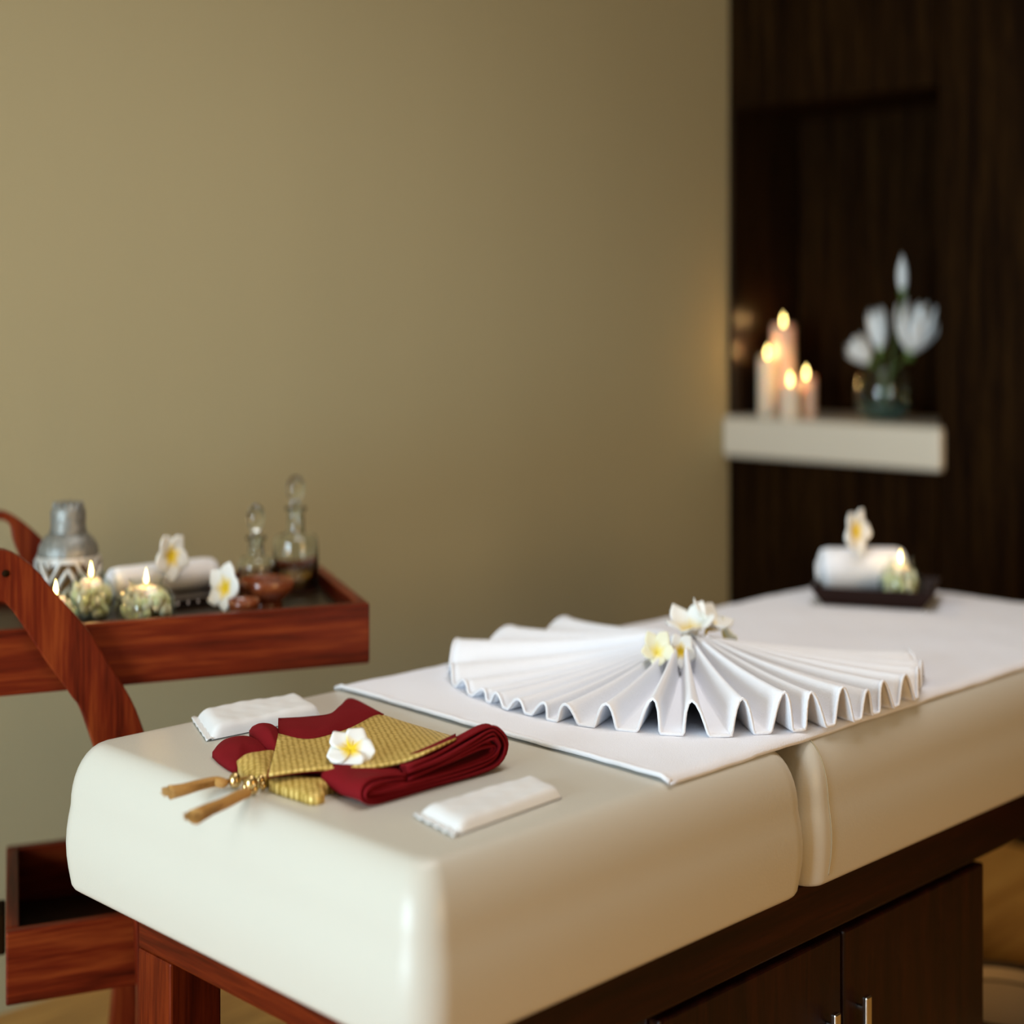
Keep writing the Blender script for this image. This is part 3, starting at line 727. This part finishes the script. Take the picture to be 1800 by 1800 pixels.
rz = ctr.z+.010+.055
def at_(u, v, z): p = ctr+ax*u+sd*v; return Vector((p.x, p.y, z))
roll(at_(-.118,-.012,rz+.002), at_(.050,.052,rz+.002), .052, 'white rolled towel lying in the dark lacquer tray', z0=ctr.z+.010)
jar(at_(.056,-.046,ctr.z+.0105), .050, .092, 'round glass candle jar inside the dark lacquer tray', seed=9)
plumeria(UD(1503,934,3.46), tocam(.1,.55), .040, 'white plumeria with yellow heart on the rolled towel in the tray', .4, .4, st=1.35)

# ------------------------------------------------------------------ niche candles and flowers
def pillar(px, x, wpx, ytop, label, mat=m_wax, glass=False, fy=None):
    d = x*S2/(1+(px-900)/F); p = UD(px, 0, d); c = Vector((p.x, p.y, NZ0+.0005)); r = wpx/2*d/F; z = CZ-(ytop-HY)*d/F-c.z
    t = thing('pillar_candle', label, 'candle', c, 'pillar candles on the niche shelf')
    MB().lathe([(0,0),(r*.97,0),(r,.003),(r,z-.004),(r*.95,z),(r*.75,z-.003),(r*.3,z-.009),(0,z-.010)], c, 32).build('wax', mat, t)
    MB().tube([c+UP*(z-.010), c+UP*(z+.008)], .0014, 6).build('wick', m_wick, t)
    flame(c+UP*(z+.004), .028, .0062, t); glow(c+UP*(z+.02), .45)
pillar(1377, 4.26, 44, 572, 'tallest pillar candle, tinted peach for flame glow, at the back of the niche group', m_litwax)
pillar(1349, 4.19, 36, 628, 'slim second tallest pillar candle at left of the niche group')
pillar(1417, 4.21, 38, 664, 'short candle, tinted peach for flame glow, at right of the niche group', m_litwax)
pillar(1389, 4.12, 36, 676, 'shortest candle standing in front of the tall niche candle', m_wax)
# vase with water lilies
xv = 4.22; dv = xv*S2/(1+(1553-900)/F); p = UD(1553, 0, dv); vc = Vector((p.x, p.y, NZ0+.0005))
va = thing('flower_vase', 'round glass bowl vase with dark green water on the niche shelf', 'vase', vc)
def zv(py): return CZ-(py-HY)*dv/F-vc.z
Rv = 52*dv/F
o = [(Rv*.55,0),(Rv*.72,.006),(Rv*.93,zv(715)),(Rv,zv(690)),(Rv*.95,zv(668)),(Rv*.80,zv(652)),(Rv*.74,zv(645))]
MB().lathe(o+[(r-.003, max(h,.005)) for r, h in o][::-1]+[(0,.005)], vc, 36).build('vase_glass', m_thin, va)
MB().lathe([(0,.006),(Rv*.52,.006),(Rv*.68,.010),(Rv*.87,zv(715)),(Rv*.90,zv(706)),(0,zv(706))], vc, 30).build('vase_water', m_water, va)
def lily(px, py, x, R, opening, label, nrm, npet=9, layers=3):
    d = x*S2/(1+(px-900)/F); c = UD(px, py, d)
    t = thing('white_lily', label, 'flower', c, 'white lilies in the niche vase'); ex, ey, ez = basis(nrm, .3)
    for l in range(layers):
        op = opening*(1-.30*l)*random.uniform(.9,1.1)
        for k in range(npet):
            a0 = 2*PI*(k+.5*(l % 2))/npet; rad = ex*math.cos(a0)+ey*math.sin(a0); tan = ez.cross(rad); rows = []
            pr, pz, L = R*.10, 0.0, R*1.75*random.uniform(.9, 1.08)
            for i in range(10):
                u = i/9; ang = op*1.6-u*(op*.8+.45)
                if i: pr += L/9*math.sin(ang); pz += L/9*math.cos(ang)
                wdt = R*.26*math.sin(PI*min(1, u*.95+.05))**.8*(1-.25*u)
                rows.append([c+rad*(pr-.25*abs(v)*wdt)+ez*pz+tan*(wdt*v) for v in (-1, -.5, 0, .5, 1)])
            MB().grid(rows).build('petal', m_petal_lily, t, solid=.0012)
    MB().ball(c-ez*.004, R*.22, R*.22, R*.26, 10, 8).build('sepal_base', m_leaf, t)
    foot = vc+UP*.012+Vector((random.uniform(-.02,.02), random.uniform(-.02,.02), 0)); neck = vc+UP*zv(655)+(c-vc-UP*(c-vc).z)*.35
    MB().tube(cr([foot, neck, c-ez*.006], 14), .0042, 8).build('stem', m_stem, t)
    return t
lily(1587,512,4.22,.062,.20,'closed white lily bud, highest of the bunch in the vase', (0,.02,1), 6, 2)
lily(1600,618,4.18,.086,.62,'large open white lily at right of the vase bunch', (-.15,-.35,.9), 10, 3)
lily(1548,615,4.20,.070,.40,'half open white lily in the middle of the vase bunch', (-.05,.12,1), 8, 3)
lily(1530,636,4.16,.054,.55,'small white lily hanging lowest at left over the vase rim', (-.2,.55,.6), 8, 2)

# ------------------------------------------------------------------ round basin on the floor at the lower right
d_ = 3.11; x_, y_ = W2((1722-900)/F*d_, d_); c0 = Vector((x_, y_, FZ))-FWD*.15
st = thing('round_basin', 'round tan basin with dark rim on the wooden floor by the cabinet', 'basin', c0)
MB().lathe([(0,.0),(.10,.0),(.115,.01),(.140,.12),(.149,.192),(.146,.196),(.138,.190),(.130,.175),(.125,.172),(0,.166)], c0, 64).build('basin_body', m_stool, st)
def ringt(r, z): return [c0+Vector((r*math.cos(a), r*math.sin(a), z)) for a in [2*PI*k/64 for k in range(65)]]
MB().tube(ringt(.147, .196), .0075, 8).build('rim', m_piping, st)
MB().tube(ringt(.122, .173), .0025, 6).build('inner_ring', m_piping, st)
